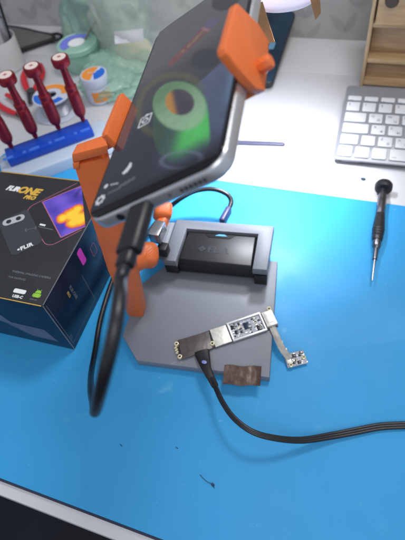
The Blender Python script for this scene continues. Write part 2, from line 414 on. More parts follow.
for rx, ry in ((.0345, .0200),):
    tx.prism([(rx - .0042, ry), (rx, ry - .0038), (rx + .0042, ry), (rx, ry + .0038)], .0322, .0326, mi=0)
    tx.prism([(rx - .0018, ry), (rx, ry - .0016), (rx + .0018, ry), (rx, ry + .0016)], .03261, .0327, mi=1)
tx.build('lettering', [mat('emboss', lin(50, 52, 60), .35), M_black], cm)

# ------------------------------------------------------------------ the phone
ph = thing('smartphone', 'black silver-edged smartphone gripped by the orange clamp with its screen lit', 'phone', PH)
W, Lp = .074, .158
MB().prism(rrect(W, Lp, .0095, 10), -.0084, -.0007, .0022, seg=4).build('phone_body', M_silver, ph)
MB().prism(rrect(W - .0014, Lp - .0014, .0088, 10, .0007, .0007), -.0008, -.0001, .0006, seg=3).build('front_glass', M_glass, ph)
OUT = lambda x, y, cx, cy, ax, ay, A, B: (((x - cx) * ax + (y - cy) * ay) / A) ** 2 + ((-(x - cx) * ay + (y - cy) * ax) / B) ** 2
def ins(x, y, P):
    c = False; j = len(P) - 1
    for i in range(len(P)):
        if (P[i][1] > y) != (P[j][1] > y) and x < (P[j][0] - P[i][0]) * (y - P[i][1]) / (P[j][1] - P[i][1]) + P[i][0]: c = not c
        j = i
    return c
def screen_pic(x, y):  # shapes placed from image pixels, unprojected onto the phone's screen plane
    u, v = x * 1000, y * 1000
    c = mixc(lin(40, 42, 58), lin(84, 85, 88), smooth(40, 115, v))
    c = mixc(c, lin(46, 46, 56), .6 * smooth(110, 80, v) * smooth(70, 90, v))
    # far wall corner and pale box in the live view
    d = (u - 40) * (70.7 - 59.7) - (v - 59.7) * (62.9 - 39.8)
    dn = d / 25.6
    if u > 20: c = mixc(c, lin(84, 98, 128), .75 * smooth(-.5, 1.2, dn) * smooth(32, 52, u) * smooth(6, 26, v))
    c = mixc(c, lin(98, 122, 158), .6 * smooth(66, 71, u) * smooth(30, 40, v) * smooth(84, 70, v))
    # strip
    sx = ((u - 21.9) * .826 + (v - 106.2) * .563); sy = (-(u - 24.7) * .563 + (v - 101.9) * .826)
    hw = 5.0 + .05 * sx
    if -2 < sx < 34 and abs(sy) < hw + 1:
        cc = lin(112, 66, 70)
        cc = mixc(cc, lin(128, 118, 84), smooth(2.6, 1.2, abs(sy)) * smooth(4, 9, sx) * (.55 + .9 * noise.noise(Vector((sx * .5, sy * .3, 4.)))))
        cc = mixc(cc, lin(92, 80, 116), smooth(24, 27, sx))
        cc = mixc(cc, lin(168, 120, 130), .5 * smooth(1.2, .4, abs(sx - 25)))
        c = mixc(c, cc, .85 * smooth(hw, hw - 1, abs(sy)) * smooth(-2, 0, sx) * smooth(34, 31, sx))
    # dark hanging shape
    c = mixc(c, lin(26, 28, 34), .8 * smooth(1.15, .8, OUT(u, v, 55, 136, .5, -.86, 17, 7)))
    c = mixc(c, lin(30, 32, 44), .6 * smooth(1.2, .7, OUT(u, v, 51, 84, .6, -.8, 16, 6)))
    # blurred olive ring behind the roll
    e = OUT(u, v, 33, 62, .57, -.82, 39, 17)
    c = mixc(c, lin(92, 96, 62), .55 * smooth(.55, .8, e) * smooth(1.15, .95, e) * smooth(36, 60, v + (40 - u) * .6))
    # tape roll: side then top ring
    side = 0
    for k in range(14):
        q = k / 13
        if OUT(u, v, 40.5 + 6.5 * q, 56 - 25 * q, .57, -.82, 32 - 3 * q, 11.2) < 1: side = max(side, 1 - .0 * q); break
    if side:
        fade = (.65 + .35 * smooth(34, 50, u))
        g = mixc(lin(56, 98, 70), lin(82, 216, 90), smooth(42, 54, u) * smooth(48, 30, v) * smooth(8, 22, v))
        g = mixc(g, lin(70, 80, 120), .6 * smooth(20, 8, v))
        c = mixc(c, g, .72 * fade * smooth(4, 26, v))
    e = OUT(u, v, 40.3, 56, .57, -.82, 32, 11.2)
    if e < 1.06:
        g = mixc(lin(98, 136, 98), lin(148, 184, 152), smooth(80, 40, v))
        g = mixc(g, lin(110, 160, 118), .5 * smooth(.75, 1., e))
        c = mixc(c, g, .8 * smooth(1.06, .86, e))
    e = OUT(u, v, 41, 57.5, .57, -.82, 17, 5.9)
    if e < 1.1:
        s = (u - 41) * .82 + (v - 57.5) * .57; t = (u - 41) * .57 - (v - 57.5) * .82
        g = mixc(lin(64, 58, 74), lin(176, 126, 56), smooth(.15, .8, -s / 5.9 - t / 17 * .75))
        g = mixc(g, lin(86, 78, 84), .5 * smooth(2, 5, s))
        c = mixc(c, g, smooth(1.1, .9, e))
    # pale loop near the lower edge
    e = OUT(u, v, 52, 12.5, .86, -.5, 14, 4.5)
    c = mixc(c, lin(130, 140, 170), .34 * smooth(.55, .8, e) * smooth(1.2, .95, e))
    c = mixc(c, lin(18, 19, 28), .9 * smooth(11, 4.5, v))
    n = noise.noise(Vector((u * .25, v * .25, 3.))) * .12 + noise.noise(Vector((u * 1.2, v * 1.2, 9.))) * .06
    return tuple(max(0, k * (1 + n)) for k in c[:3]) + (1.,)
M_screen = bpy.data.materials.new('screen_display'); M_screen.use_nodes = True
_n = M_screen.node_tree.nodes; _p = _n['Principled BSDF']; _a = _n.new('ShaderNodeAttribute'); _a.attribute_name = 'pic'
_p.inputs['Base Color'].default_value = (.004, .004, .006, 1); _p.inputs['Roughness'].default_value = .04; _p.inputs['Specular IOR Level'].default_value = .5
M_screen.node_tree.links.new(_a.outputs['Color'], _p.inputs['Emission Color']); _p.inputs['Emission Strength'].default_value = .8
sm, bt = .0024, .0050
def scr_map(s, t):
    return sm + s * (W - 2 * sm), bt + t * (Lp - bt - sm)
painted('screen', scr_map, 150, 320, screen_pic, M_screen, ph, .00008)
M_icon = mat('screen_icon', lin(20, 20, 24), .1, emit=lin(214, 218, 230), estr=.8)
ic = MB()
def ringpoly(mb, cx, cy, r0, r1, M, n=20, a0=0, a1=360, z=0):
    for k in range(n):
        t0, t1 = R(a0 + (a1 - a0) * k / n), R(a0 + (a1 - a0) * (k + 1) / n)
        mb.poly([(cx + r0 * math.cos(t0), cy + r0 * math.sin(t0), z), (cx + r1 * math.cos(t0), cy + r1 * math.sin(t0), z), (cx + r1 * math.cos(t1), cy + r1 * math.sin(t1), z), (cx + r0 * math.cos(t1), cy + r0 * math.sin(t1), z)], M)
def icon_cam():
    i = MB(); Mx = T(.0195, .0580, .00022, R(0)); k = .0036
    for s in (-1, 1):
        i.poly([(-k * .9, s * k - .0004), (k * .9, s * k - .0004), (k * .9, s * k + .0004), (-k * .9, s * k + .0004)], Mx)
        i.poly([(s * k - .0004, -k), (s * k + .0004, -k), (s * k + .0004, k), (s * k - .0004, k)], Mx)
    i.poly([(-.0012, k), (.0012, k), (.0008, k + .0013), (-.0008, k + .0013)], Mx)
    ringpoly(i, 0, 0, .0012, .0020, Mx)
    i.poly([(-.0028, .0002), (-.0019, .0002), (-.0023, .0013)], Mx); i.poly([(.0028, -.0002), (.0019, -.0002), (.0023, -.0013)], Mx)
    return i
icon_cam().build('camera_icon', M_icon, ph, flat=True)
i = MB(); ringpoly(i, 0, 0, .0014, .0026, T(.0062, .0112, .00022), 24)
for k in range(8):
    t = R(45 * k); i.poly([(.0024 * math.cos(t - .2), .0024 * math.sin(t - .2)), (.0032 * math.cos(t - .13), .0032 * math.sin(t - .13)), (.0032 * math.cos(t + .13), .0032 * math.sin(t + .13)), (.0024 * math.cos(t + .2), .0024 * math.sin(t + .2))], T(.0062, .0112, .00022))
i.build('gear_icon', M_icon, ph, flat=True)
i = MB(); Mx = T(.0185, .0250, .00022, R(70))
i.poly([(-.0034, .0), (-.0022, -.0018), (.0006, -.0026), (.0030, -.0012), (.0036, .0006), (.0012, .0004), (-.0012, .0012), (-.0026, .0020)], Mx)
i.build('gallery_icon', M_icon, ph, flat=True)
i = MB(); i.lathe([(0, 0), (.0013, 0)], 16, T(.0068, .0195, .00022)); 
for k in range(3): i.poly([(.0100 + .002 * k, .0185 - .0006 * k), (.0114 + .002 * k, .0181 - .0006 * k), (.0114 + .002 * k, .0188 - .0006 * k), (.0100 + .002 * k, .0192 - .0006 * k)], T(0, 0, .00022))
i.build('timer_icon', M_icon, ph, flat=True)
i = MB()
for k in range(4):
    ringpoly(i, .0182 + .0024 * k, .0142 + .0003 * k, .0006, .0010, T(0, 0, .00022), 10)
for k in range(5): i.poly([(.0105 + .0016 * k, .0128), (.0116 + .0016 * k, .0129), (.0116 + .0016 * k, .0135), (.0105 + .0016 * k, .0134)], T(0, 0, .00022))
i.build('mode_icons', mat('screen_icon_dim', lin(20, 20, 24), .1, emit=lin(150, 154, 168), estr=.6), ph, flat=True)
sp = MB()
for k in range(6):
    sp.box((.0520 + .0022 * k, -.0001, -.0044), (.0013, .0006, .0016), .0002)
sp.build('speaker_grille', M_black, ph)
MB().lathe([(0, 0), (.0019, 0), (.0019, .0006), (0, .0006)], 20, T(.0186, .0002, -.0044) @ Matrix.Rotation(R(90), 4, 'X')).build('audio_socket', M_black, ph)
MB().box((.0460, -.0001, -.0044), (.0010, .0004, .0010), .0002).build('microphone_hole', M_black, ph)

# ------------------------------------------------------------------ cable
cb = thing('charging_cable', 'thick black cable looping from the phone socket down to the cradle', 'cable', T(0, 0, 0))
P = lambda u, v, h: PH @ Vector((u, v, h))
plug = MB()
Mp = PH @ Matrix.Translation((.0312, 0, -.0044)) @ Matrix.Rotation(R(90), 4, 'X')   # local z runs out of the socket
plug.prism(rrect(.0114, .0068, .0030, 8, -.0057, -.0034), .0004, .0235, .0008, M=Mp, seg=3)
plug.build('plug', M_black, cb)
sr = MB(); sr.prism(rrect(.0078, .0058, .0026, 8, -.0039, -.0029), .0236, .0298, .0005, M=Mp, seg=2); sr.build('strain_relief', M_cable, cb)
e0 = Mp @ Vector((0, 0, .0296)); e1 = Mp @ Vector((0, 0, .036))
loop = [e0, e1, (-0.0699, 0.0695, 0.2585), (-0.0663, 0.0576, 0.2580), (-0.0689, 0.0480, 0.2462), (-0.0781, 0.0447, 0.2221), (-0.0926, 0.0478, 0.1892), (-0.1158, 0.0619, 0.1441), (-.1470, .0841, .0930), (-.1840, .1150, .0320), (-.2030, .1447, .0085), (-.2150, .1789, .0050), (-.2222, .2197, .0050), (-.2213, .2505, .0080), (-.2087, .2810, .0120), (-.1962, .3153, .0180), (-.1821, .3268, .0280), (-.1666, .3356, .0345), (-.1491, .3416, .0350), (-.1340, .3417, .0310), (-.1271, .3365, .0260), (-.1280, .3240, .0225)]
MB().tube(loop, .00255, 16, sub=10).build('cord', M_cable, cb, ang=60)
p2 = MB(); Md = frame((-.1272, .3290, .0222), (-.12, -1, -.02), (0, 0, 1))
p2.box((.0105, 0, 0), (.021, .0108, .0062), .0022, M=Md, seg=3); p2.build('plug', mat('plug_violet', lin(52, 54, 92), .45), cb)

# ------------------------------------------------------------------ circuit board on the plate
bx = Vector((.0740, .0530, 0)).normalized(); Bd = frame((-0.1220, 0.1543, .0102), bx, (-bx.y, bx.x, 0)) @ Matrix.Diagonal((1.03, 1.05, 1, 1))
def BL(x, y, z=.0125):
    q = Bd.inverted() @ Vector((x, y, z)); return (q.x, q.y)
bd = thing('circuit_board', 'narrow phone circuit board with tin shields lying across the grey base plate', 'circuit board', Bd)
MB().prism([(0, 0), (.0905, 0), (.0905, .0170), (.0780, .0180), (.0015, .0175), (-.001, .010)], .0002, .0014, .0002).build('board', M_pcb, bd)
tp = MB(); tp.prism([(.0025, -.0010), (.030, -.0004), (.0318, .0165), (.0035, .0178)], .00145, .0029, .0004)
tp.build('cover_tape', M_tape, bd)
MB().prism([(.0325, -.0002), (.0478, -.0002), (.0478, .0170), (.0328, .0172)], .00145, .0032, .0004).build('shield', M_tin, bd)
fr = MB()
x0, x1, y0, y1 = .0486, .0802, -.0006, .0182
for c, d in ((((x0 + x1) / 2, y0 + .0008), (x1 - x0, .0016)), (((x0 + x1) / 2, y1 - .0008), (x1 - x0, .0016)), ((x0 + .0008, (y0 + y1) / 2), (.0016, y1 - y0 - .0032)), ((x1 - .0008, (y0 + y1) / 2), (.0016, y1 - y0 - .0032))):
    fr.box((c[0], c[1], .0024), (d[0], d[1], .0022), .0003)
fr.build('shield_frame', M_tinw, bd)
MB().box((.0644, .0088, .00165), (.0282, .0154, .0004)).build('substrate', M_pcbgrey, bd)
MB().box((.0655, .0100, .0024), (.0066, .0062, .0011), .0002).build('chip', M_chipblue, bd)
rr = random.Random(5)
for (cx, cy, sx, sy) in ((.0532, .0125, .0042, .0036), (.0545, .0070, .0034, .0034), (.0745, .0042, .0044, .0040), (.0590, .0140, .0022, .0026), (.0588, .0060, .0024, .0022)):
    MB().box((cx, cy, .0023), (sx, sy, .0009), .0002).build('chip', M_chip, bd)
cp = MB()
for k in range(90):
    x, y = rr.uniform(.051, .0782), rr.uniform(.0022, .0156)
    if abs(x - .0655) < .0042 and abs(y - .0100) < .0042: continue
    s = rr.uniform(.0005, .0012); cp.box((x, y, .0021), (s * rr.choice((1, 1.8)), s, .0006), mi=rr.choice((0, 0, 1, 2)))
o = cp.build('capacitor', [M_tinw, M_chip, M_goldm], bd, flat=True); o['kind'] = 'stuff'
cn = MB(); cn.box((.0858, .0088, .0030), (.0098, .0150, .0034), .0005); cn.box((.0852, .0092, .0049), (.0056, .0100, .0006), .0002)
cn.build('connector', M_tin, bd)
for x, y in ((.0015, .0145), (.0010, .0020), (.0310, .0040), (.0892, .0185)):
    l = MB(); l.lathe([(.0010, .0014), (.0010, .0034), (.0014, .0037), (.0019, .0035), (.0021, .0014)], 20, T(x, y, 0)); l.lathe([(0, .0022), (.00102, .0022)], 14, T(x, y, 0), mi=1)
    l.build('screw_lug', [M_goldm, M_chip], bd)
c3 = MB()
for y in (.006, .0085, .011):
    c3.tube([(.0005, y, .0016), (-.0012, y + .0004, .0026), (.0012, y + .0008, .0032)], .0006, 8, sub=3)
c3.build('spring_contact', M_goldm, bd)
fl = MB(); pts = [Bd.inverted() @ Vector(p) for p in ((-0.0508, 0.2058, 0.0122), (-0.0463, 0.1993, 0.0118), (-0.0393, 0.1901, 0.0096), (-0.0333, 0.1853, 0.0062), (-0.0298, 0.1835, 0.0052))]
fl.tube(pts, .0028, 10, sub=6, flat=(1, .14))
fl.build('flex_strip', M_flex, bd)
for t in (.25, .45, .68):
    q = pts[0].lerp(pts[-1], t) ; k = MB(); k.box((q.x + .0004, q.y - .0012, q.z + .0006), (.0022, .0018, .0008), .0002); k.build('capacitor', M_tin, bd)
Ef = Bd.inverted() @ frame((-0.0325, 0.1811, .0030), (.0135, .0080, 0), (-.008, .0135, 0))
MB().box((.0080, .0000, .0002), (.0180, .0130, .0008), .0002, M=Ef).build('end_board', M_pcbgrey, bd)
MB().box((.0018, .0012, .0014), (.0044, .0090, .0016), .0003, M=Ef).build('connector', M_tin, bd)
for x, y in ((.0150, -.0008), (.0022, -.0050)):
    l = MB(); l.lathe([(.0009, .0006), (.0009, .0020), (.0013, .0023), (.0018, .0021), (.0020, .0006)], 20, Ef @ T(x, y, 0)); l.lathe([(0, .0012), (.00092, .0012)], 14, Ef @ T(x, y, 0), mi=1)
    l.build('screw_lug', [M_goldm, M_chip], bd)
for x, y, s in ((.0075, .0030, .0034), (.0100, -.0040, .003), (.0145, .0045, .003), (.0080, -.0012, .0018), (.0125, .0022, .002), (.0055, -.0035, .002)):
    MB().box((x, y, .0012), (s, s * .8, .0012), .0002, M=Ef).build('chip', rr.choice((M_chip, M_darksteel)), bd)

sj = MB()
for k in range(26):
    x, y = rr.uniform(0, .0168), rr.uniform(-.0058, .0058); q_ = rr.uniform(.0004, .0009); sj.box((x, y, .0008), (q_ * rr.choice((1, 1.8)), q_, .0005), mi=rr.choice((0, 1, 2)), M=Ef)
for k in range(14):
    x, y = rr.uniform(.0808, .0903), rr.choice((rr.uniform(.0003, .0012), rr.uniform(.0165, .0175))); sj.box((x, y, .0016), (.0009, .0006, .0005), mi=rr.choice((0, 1, 2)))
o = sj.build('solder_joint', [M_tinw, M_chip, M_goldm], bd, flat=True); o['kind'] = 'stuff'
# brown foil square lying at the plate's front edge
Ff = frame((-.0789, .1425, .0102), (.0315, .0070, 0), (-.007, .0315, 0))
fo = bmesh.new(); g = []
for j in range(9):
    row = []
    for i in range(15):
        x, y = i / 14 * .0318, j / 8 * .0180
        z = .0005 + .0004 * noise.noise(Vector((x * 180, y * 180, 1))) + .0010 * (i / 14 > .93) + (.0004 if j == 0 else 0)
        row.append(fo.verts.new((x + .0006 * (j / 8), y + .0006 * math.sin(i * .7), max(z, .0002) + .0004)))
    g.append(row)
for j in range(8):
    for i in range(14): fo.faces.new((g[j][i], g[j][i + 1], g[j + 1][i + 1], g[j + 1][i]))
ex = bmesh.ops.solidify(fo, geom=list(fo.faces), thickness=.0003)
q = MB(); q._take(fo); o = q.build('foil_patch', M_foil); o.matrix_world = Ff
tag(o, 'brown crinkled foil rectangle overhanging the front edge of the base plate', 'foil')

# ribbon cable
rb = thing('ribbon_cable', 'flat black three-strand cable running from under the circuit board across the mat', 'ribbon cable', T(0, 0, 0))
RP = [(-.0880, .1425, .0185), (-.0832, .1372, .0200), (-.0718, .1235, .0250), (-.0585, .1125, .0275), (-.0425, .1070, .0260), (-.0250, .1090, .0200), (-.0060, .1160, .0110), (.0136, .1269, .0050), (.0313, .1365, .0030), (.0490, .1457, .0024), (.0662, .1519, .0022), (.0918, .1597, .0022), (.140, .175, .0022), (.21, .19, .0022), (.30, .2, .0022)]
RPv = [Vector(p) for p in RP]
for k in (-1, 0, 1):
    pp = []
    for i, p in enumerate(RPv):
        t = (RPv[min(i + 1, len(RPv) - 1)] - RPv[max(i - 1, 0)]).normalized(); side = t.cross(Vector((0, 0, 1))).normalized()
        sp_ = .0013 + .0005 * smooth(4, 8, i)
        up = t.cross(side).normalized(); tw = smooth(8, 2, i)
        pp.append(p + side * (k * sp_ * (1 - .35 * tw)) + Vector((0, 0, 1)) * (-k * sp_ * .5 * tw))
    MB().tube(pp, .00125, 10, sub=8).build('strand', M_cable, rb, ang=60)
sh = MB()
sh.tube([(-.1055, .1668, .0122), (-.1000, .1583, .0142), (-.0945, .1500, .0172), (-.0880, .1425, .0185), (-.0820, .1360, .0195)], [.0072, .0056, .0040, .0033, .0028], 14, sub=5, flat=(1, .28))
sh.build('sheath', M_black, rb)
mk = MB(); mk.ball((-.0985, .1553, .0176), (.0024, .0017, .0007)); mk.build('sheath_badge', mat('badge', lin(120, 130, 190), .3), rb)

# ------------------------------------------------------------------ screwdriver
sd = thing('precision_screwdriver', 'slim grey and black precision screwdriver lying across the back edge of the mat', 'screwdriver', frame((.0267, .281, .0066), (-.0032, .1333, 0), (-1, 0, 0)))
My = Matrix.Rotation(R(90), 4, 'Y')
MB().lathe([(0, 0), (.0006, .0004), (.0010, .004), (.0013, .018), (.0013, .030), (0, .030)], 14, My).build('bit', M_steel, sd)
MB().lathe([(0, .026), (.0022, .026), (.0024, .028), (.0024, .040), (.0036, .0415), (.0042, .0435), (.0042, .050), (0, .050)], 20, My).build('chuck', M_darksteel, sd)
gp = [(0, .0495), (.0046, .050), (.0052, .052)]
for k in range(9): gp += [(.0062 - .0004 * abs(k - 3) * .5, .055 + k * .0033), (.0057 - .0004 * abs(k - 3) * .5, .0565 + k * .0033)]
gp += [(.0048, .0865), (0, .0865)]
MB().lathe(gp, 24, My).build('grip', M_black, sd)
MB().lathe([(0, .086), (.0044, .086), (.0047, .088), (.0047, .112), (.0042, .1165), (.0034, .119), (.0034, .124), (0, .124)], 8, My).build('shaft', M_darksteel, sd)
MB().lathe([(0, .1236), (.0078, .1236), (.0092, .1252), (.0094, .1300), (.0082, .1322), (.0050, .1330), (0, .1332)], 28, My).build('swivel_cap', M_black, sd)

# ------------------------------------------------------------------ keyboard
tilt = math.atan2(.0120, .128)
KM = T(-.0368, .4462, 0, R(1.82)); kb = thing('keyboard', 'slim aluminium keyboard with white keys beside the wooden drawer cabinet', 'keyboard', KM)
Kt = T(0, 0, .0062, 0, tilt)
bdy = MB(); bdy.prism(rrect(.281, .1300, .0045, 6), -.0028, 0., .0010, M=Kt)
bdy.lathe([(0, 0), (.0078, 0), (.0083, .001), (.0083, .280), (.0078, .281), (0, .281)], 24, T(0, .1215, .0088) @ Matrix.Rotation(R(90), 4, 'Y'))
bdy.box((.02, .006, .0014), (.02, .006, .0028), .0006); bdy.box((.26, .006, .0014), (.02, .006, .0028), .0006)
bdy.build('keyboard_case', M_alu, kb)
pit = .01905
oy = .0890   # local y of the number row centre
def keyrow(v, ws, h=.0155, leg=None):
    x = .0026
    for i, w_ in enumerate(ws):
        cx = x + w_ * pit / 2; cy = oy - v * pit
        k = MB(); kw = w_ * pit - .0034
        k.prism(rrect(kw, h, .0016, 3, cx - kw / 2, cy - h / 2), .0001, .0019, .0004, M=Kt)
        if leg and i < len(leg) and leg[i]:
            k.text(leg[i], .0054 if len(leg[i]) < 2 else .0030, Kt @ T(cx - kw / 2 + .0022, cy + (.0018 if len(leg[i]) < 2 else -.0052), .00205), mi=1)
            if len(leg[i]) == 1 and v in (1, 2, 3): k.text(RU.get(leg[i], ''), .0048, Kt @ T(cx + .0018, cy - .0050, .00205), mi=1)
        k.build('key', [M_key, M_legend], kb)
        x += w_ * pit
RU = dict(zip("QWERTYUIOPASDFGHJKLZXCVBNM", "ЙЦУКЕНГШЩЗФЫВАПРОЛДЯЧСМИТЬ"))
keyrow(-.80, [1.038] * 14, .0078, ['esc', 'F1', 'F2', 'F3', 'F4', 'F5', 'F6', 'F7', 'F8', 'F9', 'F10', 'F11', 'F12'])
keyrow(0, [1] * 13 + [1.5], leg=list('§1234567890-=') + ['delete'])
keyrow(1, [1.5] + [1] * 12 + [1], leg=['tab'] + list('QWERTYUIOP[]'))
keyrow(2, [1.75] + [1] * 11 + [1.75], leg=['caps lock'] + list('ASDFGHJKL') + [';', "'"])
keyrow(3, [1.25] + [1] * 11 + [2.25], leg=['shift', '`'] + list('ZXCVBNM') + [',', '.', '/', 'shift'])
keyrow(4.02, [1, 1, 1, 1.25, 5, 1.25, 1, 1, 1, 1], .0165, ['fn', 'ctrl', 'alt', 'cmd', '', 'cmd', 'alt'])

# ------------------------------------------------------------------ wooden drawers
cbn = thing('drawer_cabinet', 'pale birch mini drawer cabinet standing behind the keyboard', 'drawer cabinet', T(-.0272, .607, -.003))
CW, CD, CH = .30, .10, .165
cs = MB()
cs.box((.0022, CD / 2, CH / 2), (.0044, CD, CH), .0006)
cs.box((CW - .0022, CD / 2, CH / 2), (.0044, CD, CH), .0006)
cs.box((CW / 2, CD - .002, CH / 2), (CW - .0092, .004, CH - .002))
cs.build('cabinet_case', wood('birch_side', lin(176, 146, 108), lin(206, 178, 140), 1.5, 'Z'), cbn)
for z in (.0026, .0340, .0800, .1620):
    MB().box((CW / 2, CD / 2 - .002, z + .0032), (CW - .0090, CD - .006, .0056), .0006).build('divider', M_wood, cbn)
MB().box((CW / 2, .0140, .0217), (CW - .0100, .005, .0248), .0008).build('drawer', M_wood2, cbn)
MB().box((CW / 2, .0200, .0602), (CW - .0100, .005, .0390), .0008).build('drawer', M_wood2, cbn)
dr = MB().box((CW / 2 + .001, -.004, .1226), (CW - .0120, .006, .0700), .0010).build('drawer', M_wood, cbn)
MB().lathe([(0, -.012), (.006, -.012), (.0075, -.009), (.0075, -.004), (.004, -.001), (.004, 0), (0, 0)], 20, T(.0215, -.0071, .1190) @ Matrix.Rotation(R(-90), 4, 'X')).build('knob', mat('knob_dark', lin(70, 54, 40), .5), dr)

# ------------------------------------------------------------------ second phone by the wall
p2m = frame((-.2135, .5795, .0035), (1, 0, 0), (0, .135, .022))
sp2 = thing('spare_phone', 'black phone lying face up with painted blue glints beneath the wallpaper', 'phone', p2m)
MB().prism(rrect(.073, .152, .008, 6), 0, .0078, .0018, seg=3).build('phone_body', M_black, sp2)
MB().prism(rrect(.071, .150, .0075, 6, .001, .001), .0078, .0082, .0002).build('front_glass', mat('spare_glass', lin(22, 44, 62), .12, var=.5, vscale=22, rvar=.1), sp2)
M_glint = mat('glint_pale', lin(92, 132, 160), .3)  # pale blue patches paint reflections onto the dark glass
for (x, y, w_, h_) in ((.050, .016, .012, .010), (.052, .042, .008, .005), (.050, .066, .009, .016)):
    MB().prism(rrect(w_, h_, min(w_, h_) * .3, 4, x, y), .0083, .0085).build('painted_glint', M_glint, sp2)

# ------------------------------------------------------------------ tweezers
tw = thing('spudger', 'slim grey opening tool lying flat on the white desk beyond the blue mat', 'opening tool', T(-.0985, .4700, -.0028, R(186.5)))
M_spud = mat('spudger_grey', lin(66, 66, 88), .45, var=.05)
MB().prism([(.003, -.0026), (.012, -.0028), (.090, -.0036), (.090, .0036), (.012, .0028), (.003, .0026), (.0009, .0018), (0, 0), (.0009, -.0018)], .0002, .0036, .0010, seg=3).build('blade', M_spud, tw)
MB().prism([(.0902, -.0050), (.128, -.0042), (.140, -.0016), (.140, .0016), (.128, .0042), (.0902, .0050)], .0004, .0042, .0012, seg=3).build('tip', mat('spudger_dark', lin(86, 86, 104), .45), tw)

# ------------------------------------------------------------------ boxed product
BX = T(-.2271, .1420, .0002, R(2.2)); bo = thing('retail_box', 'black retail carton with gold lettering and a thermal picture of a hand', 'retail box', BX)
bw, bdp, bh = .1275, .1445, .0786
ct = MB(); ct.box((-bw / 2, bdp / 2, bh / 2), (bw, bdp, bh), .0006)
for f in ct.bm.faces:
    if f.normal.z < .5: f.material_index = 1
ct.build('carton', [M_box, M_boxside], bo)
ed = MB()
ed.box((-bw / 2, -.0001, bh - .0004), (bw - .002, .0006, .0006)); ed.build('gold_line', M_gold, bo, flat=True)
ed = MB(); ed.box((-bw / 2, bdp - .0012, bh + .00012), (bw - .002, .0007, .0003))
ed.build('gold_line', M_gold, bo, flat=True)
ed = MB(); ed.box((.0002, .0004, bh / 2), (.0006, .0006, bh - .002)); ed.build('edge_line', M_greyprint, bo, flat=True)  # thin grey line along the carton's edge
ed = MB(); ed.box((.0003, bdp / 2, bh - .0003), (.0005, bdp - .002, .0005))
ed.build('edge_line', M_greyprint, bo, flat=True)
zt = bh + .00010  # top print coordinates below were worked out from image pixels at lid height
e = MB(); e.text('FLIR', .0084, T(-.1070, .1195, zt, R(-2)), shear=.28, bold=.0005, space=.95); e.build('lettering', M_white, bo, flat=True)
e = MB(); e.text('ONE', .0122, T(-.0935, .1180, zt, R(-2)), shear=.28, bold=.0006, space=.95); e.text('PRO', .0066, T(-.0815, .1112, zt, R(-2)), shear=.28, bold=.0004, space=1.); e.build('lettering', M_gold, bo, flat=True)
# drawn camera module
def orient(p, q, org): 
    return frame((org[0], org[1], zt), (q[0] - p[0], q[1] - p[1], 0), (-(q[1] - p[1]), q[0] - p[0], 0))
Mc = frame((-.0900, .0770, zt), (.72, -.69, 0), (.69, .72, 0))   # x along the module length, y across
e = MB(); e.prism(rrect(.0510, .0300, .005, 6), 0, .0001, M=Mc)
e.build('printed_camera', mat('print_slate', lin(58, 60, 66), .35, var=.1, vscale=40), bo, flat=True)
e = MB()
ro, ri = rrect(.0510, .0300, .005, 6), rrect(.0498, .0288, .0045, 6, .0006, .0006)
for k in range(len(ro)):
    j = (k + 1) % len(ro); e.poly([(*ro[k], .00016), (*ro[j], .00016), (*ri[j], .00016), (*ri[k], .00016)], Mc)
e.build('printed_outline', M_dim, bo, flat=True)
Ml = frame((-.0830, .0770, zt + .0002), (.0165, .0120, 0), (-.0120, .0165, 0))
e = MB(); e.prism(rrect(.0215, .0088, .0043, 8, -.0015, -.0044), 0, .0001, M=Ml); e.build('printed_lens', mat('print_pale', lin(176, 178, 182), .4), bo, flat=True)
e = MB(); ringpoly(e, .0045, 0, 0.0001, .0026, Ml @ T(0, 0, .00015)); ringpoly(e, .0140, 0, .0001, .0026, Ml @ T(0, 0, .00015)); e.build('printed_lens', M_box, bo, flat=True)
Mf = frame((-.0512, .0476, zt + .0002), (.0110, .0098, 0), (-.0098, .0110, 0))
e = MB(); e.text('FLIR', .0062, Mf @ T(.0032, 0, 0), bold=.00025, space=1.05); e.build('lettering', M_white, bo, flat=True)
e = MB(); e.poly([(.0002, .0022), (.0016, .0008), (.0030, .0022), (.0016, .0036)], Mf); e.build('printed_symbol', M_white, bo, flat=True)
# outline of the drawn phone
e = MB()
Mo = frame((-.0720, .0980, zt), (.0430, -.0380, 0), (.0380, .0430, 0))
ro, ri = rrect(.0620, .078, .009, 6), rrect(.0610, .077, .0085, 6, .0005, .0005)
vis = lambda P: (Mo @ Vector((*P, 0))).x < -.001 and (Mo @ Vector((*P, 0))).y < bdp - .002
for k in range(len(ro)):
    j = (k + 1) % len(ro)
    n_ = 14
    for s in range(n_):
        A, B = Vector(ro[k]).lerp(Vector(ro[j]), s / n_), Vector(ro[k]).lerp(Vector(ro[j]), (s + 1) / n_)
        C_, D = Vector(ri[k]).lerp(Vector(ri[j]), s / n_), Vector(ri[k]).lerp(Vector(ri[j]), (s + 1) / n_)
        if vis(A) and vis(B): e.poly([(*A, 0), (*B, 0), (*D, 0), (*C_, 0)], Mo)
e.build('printed_outline', M_rose, bo, flat=True)
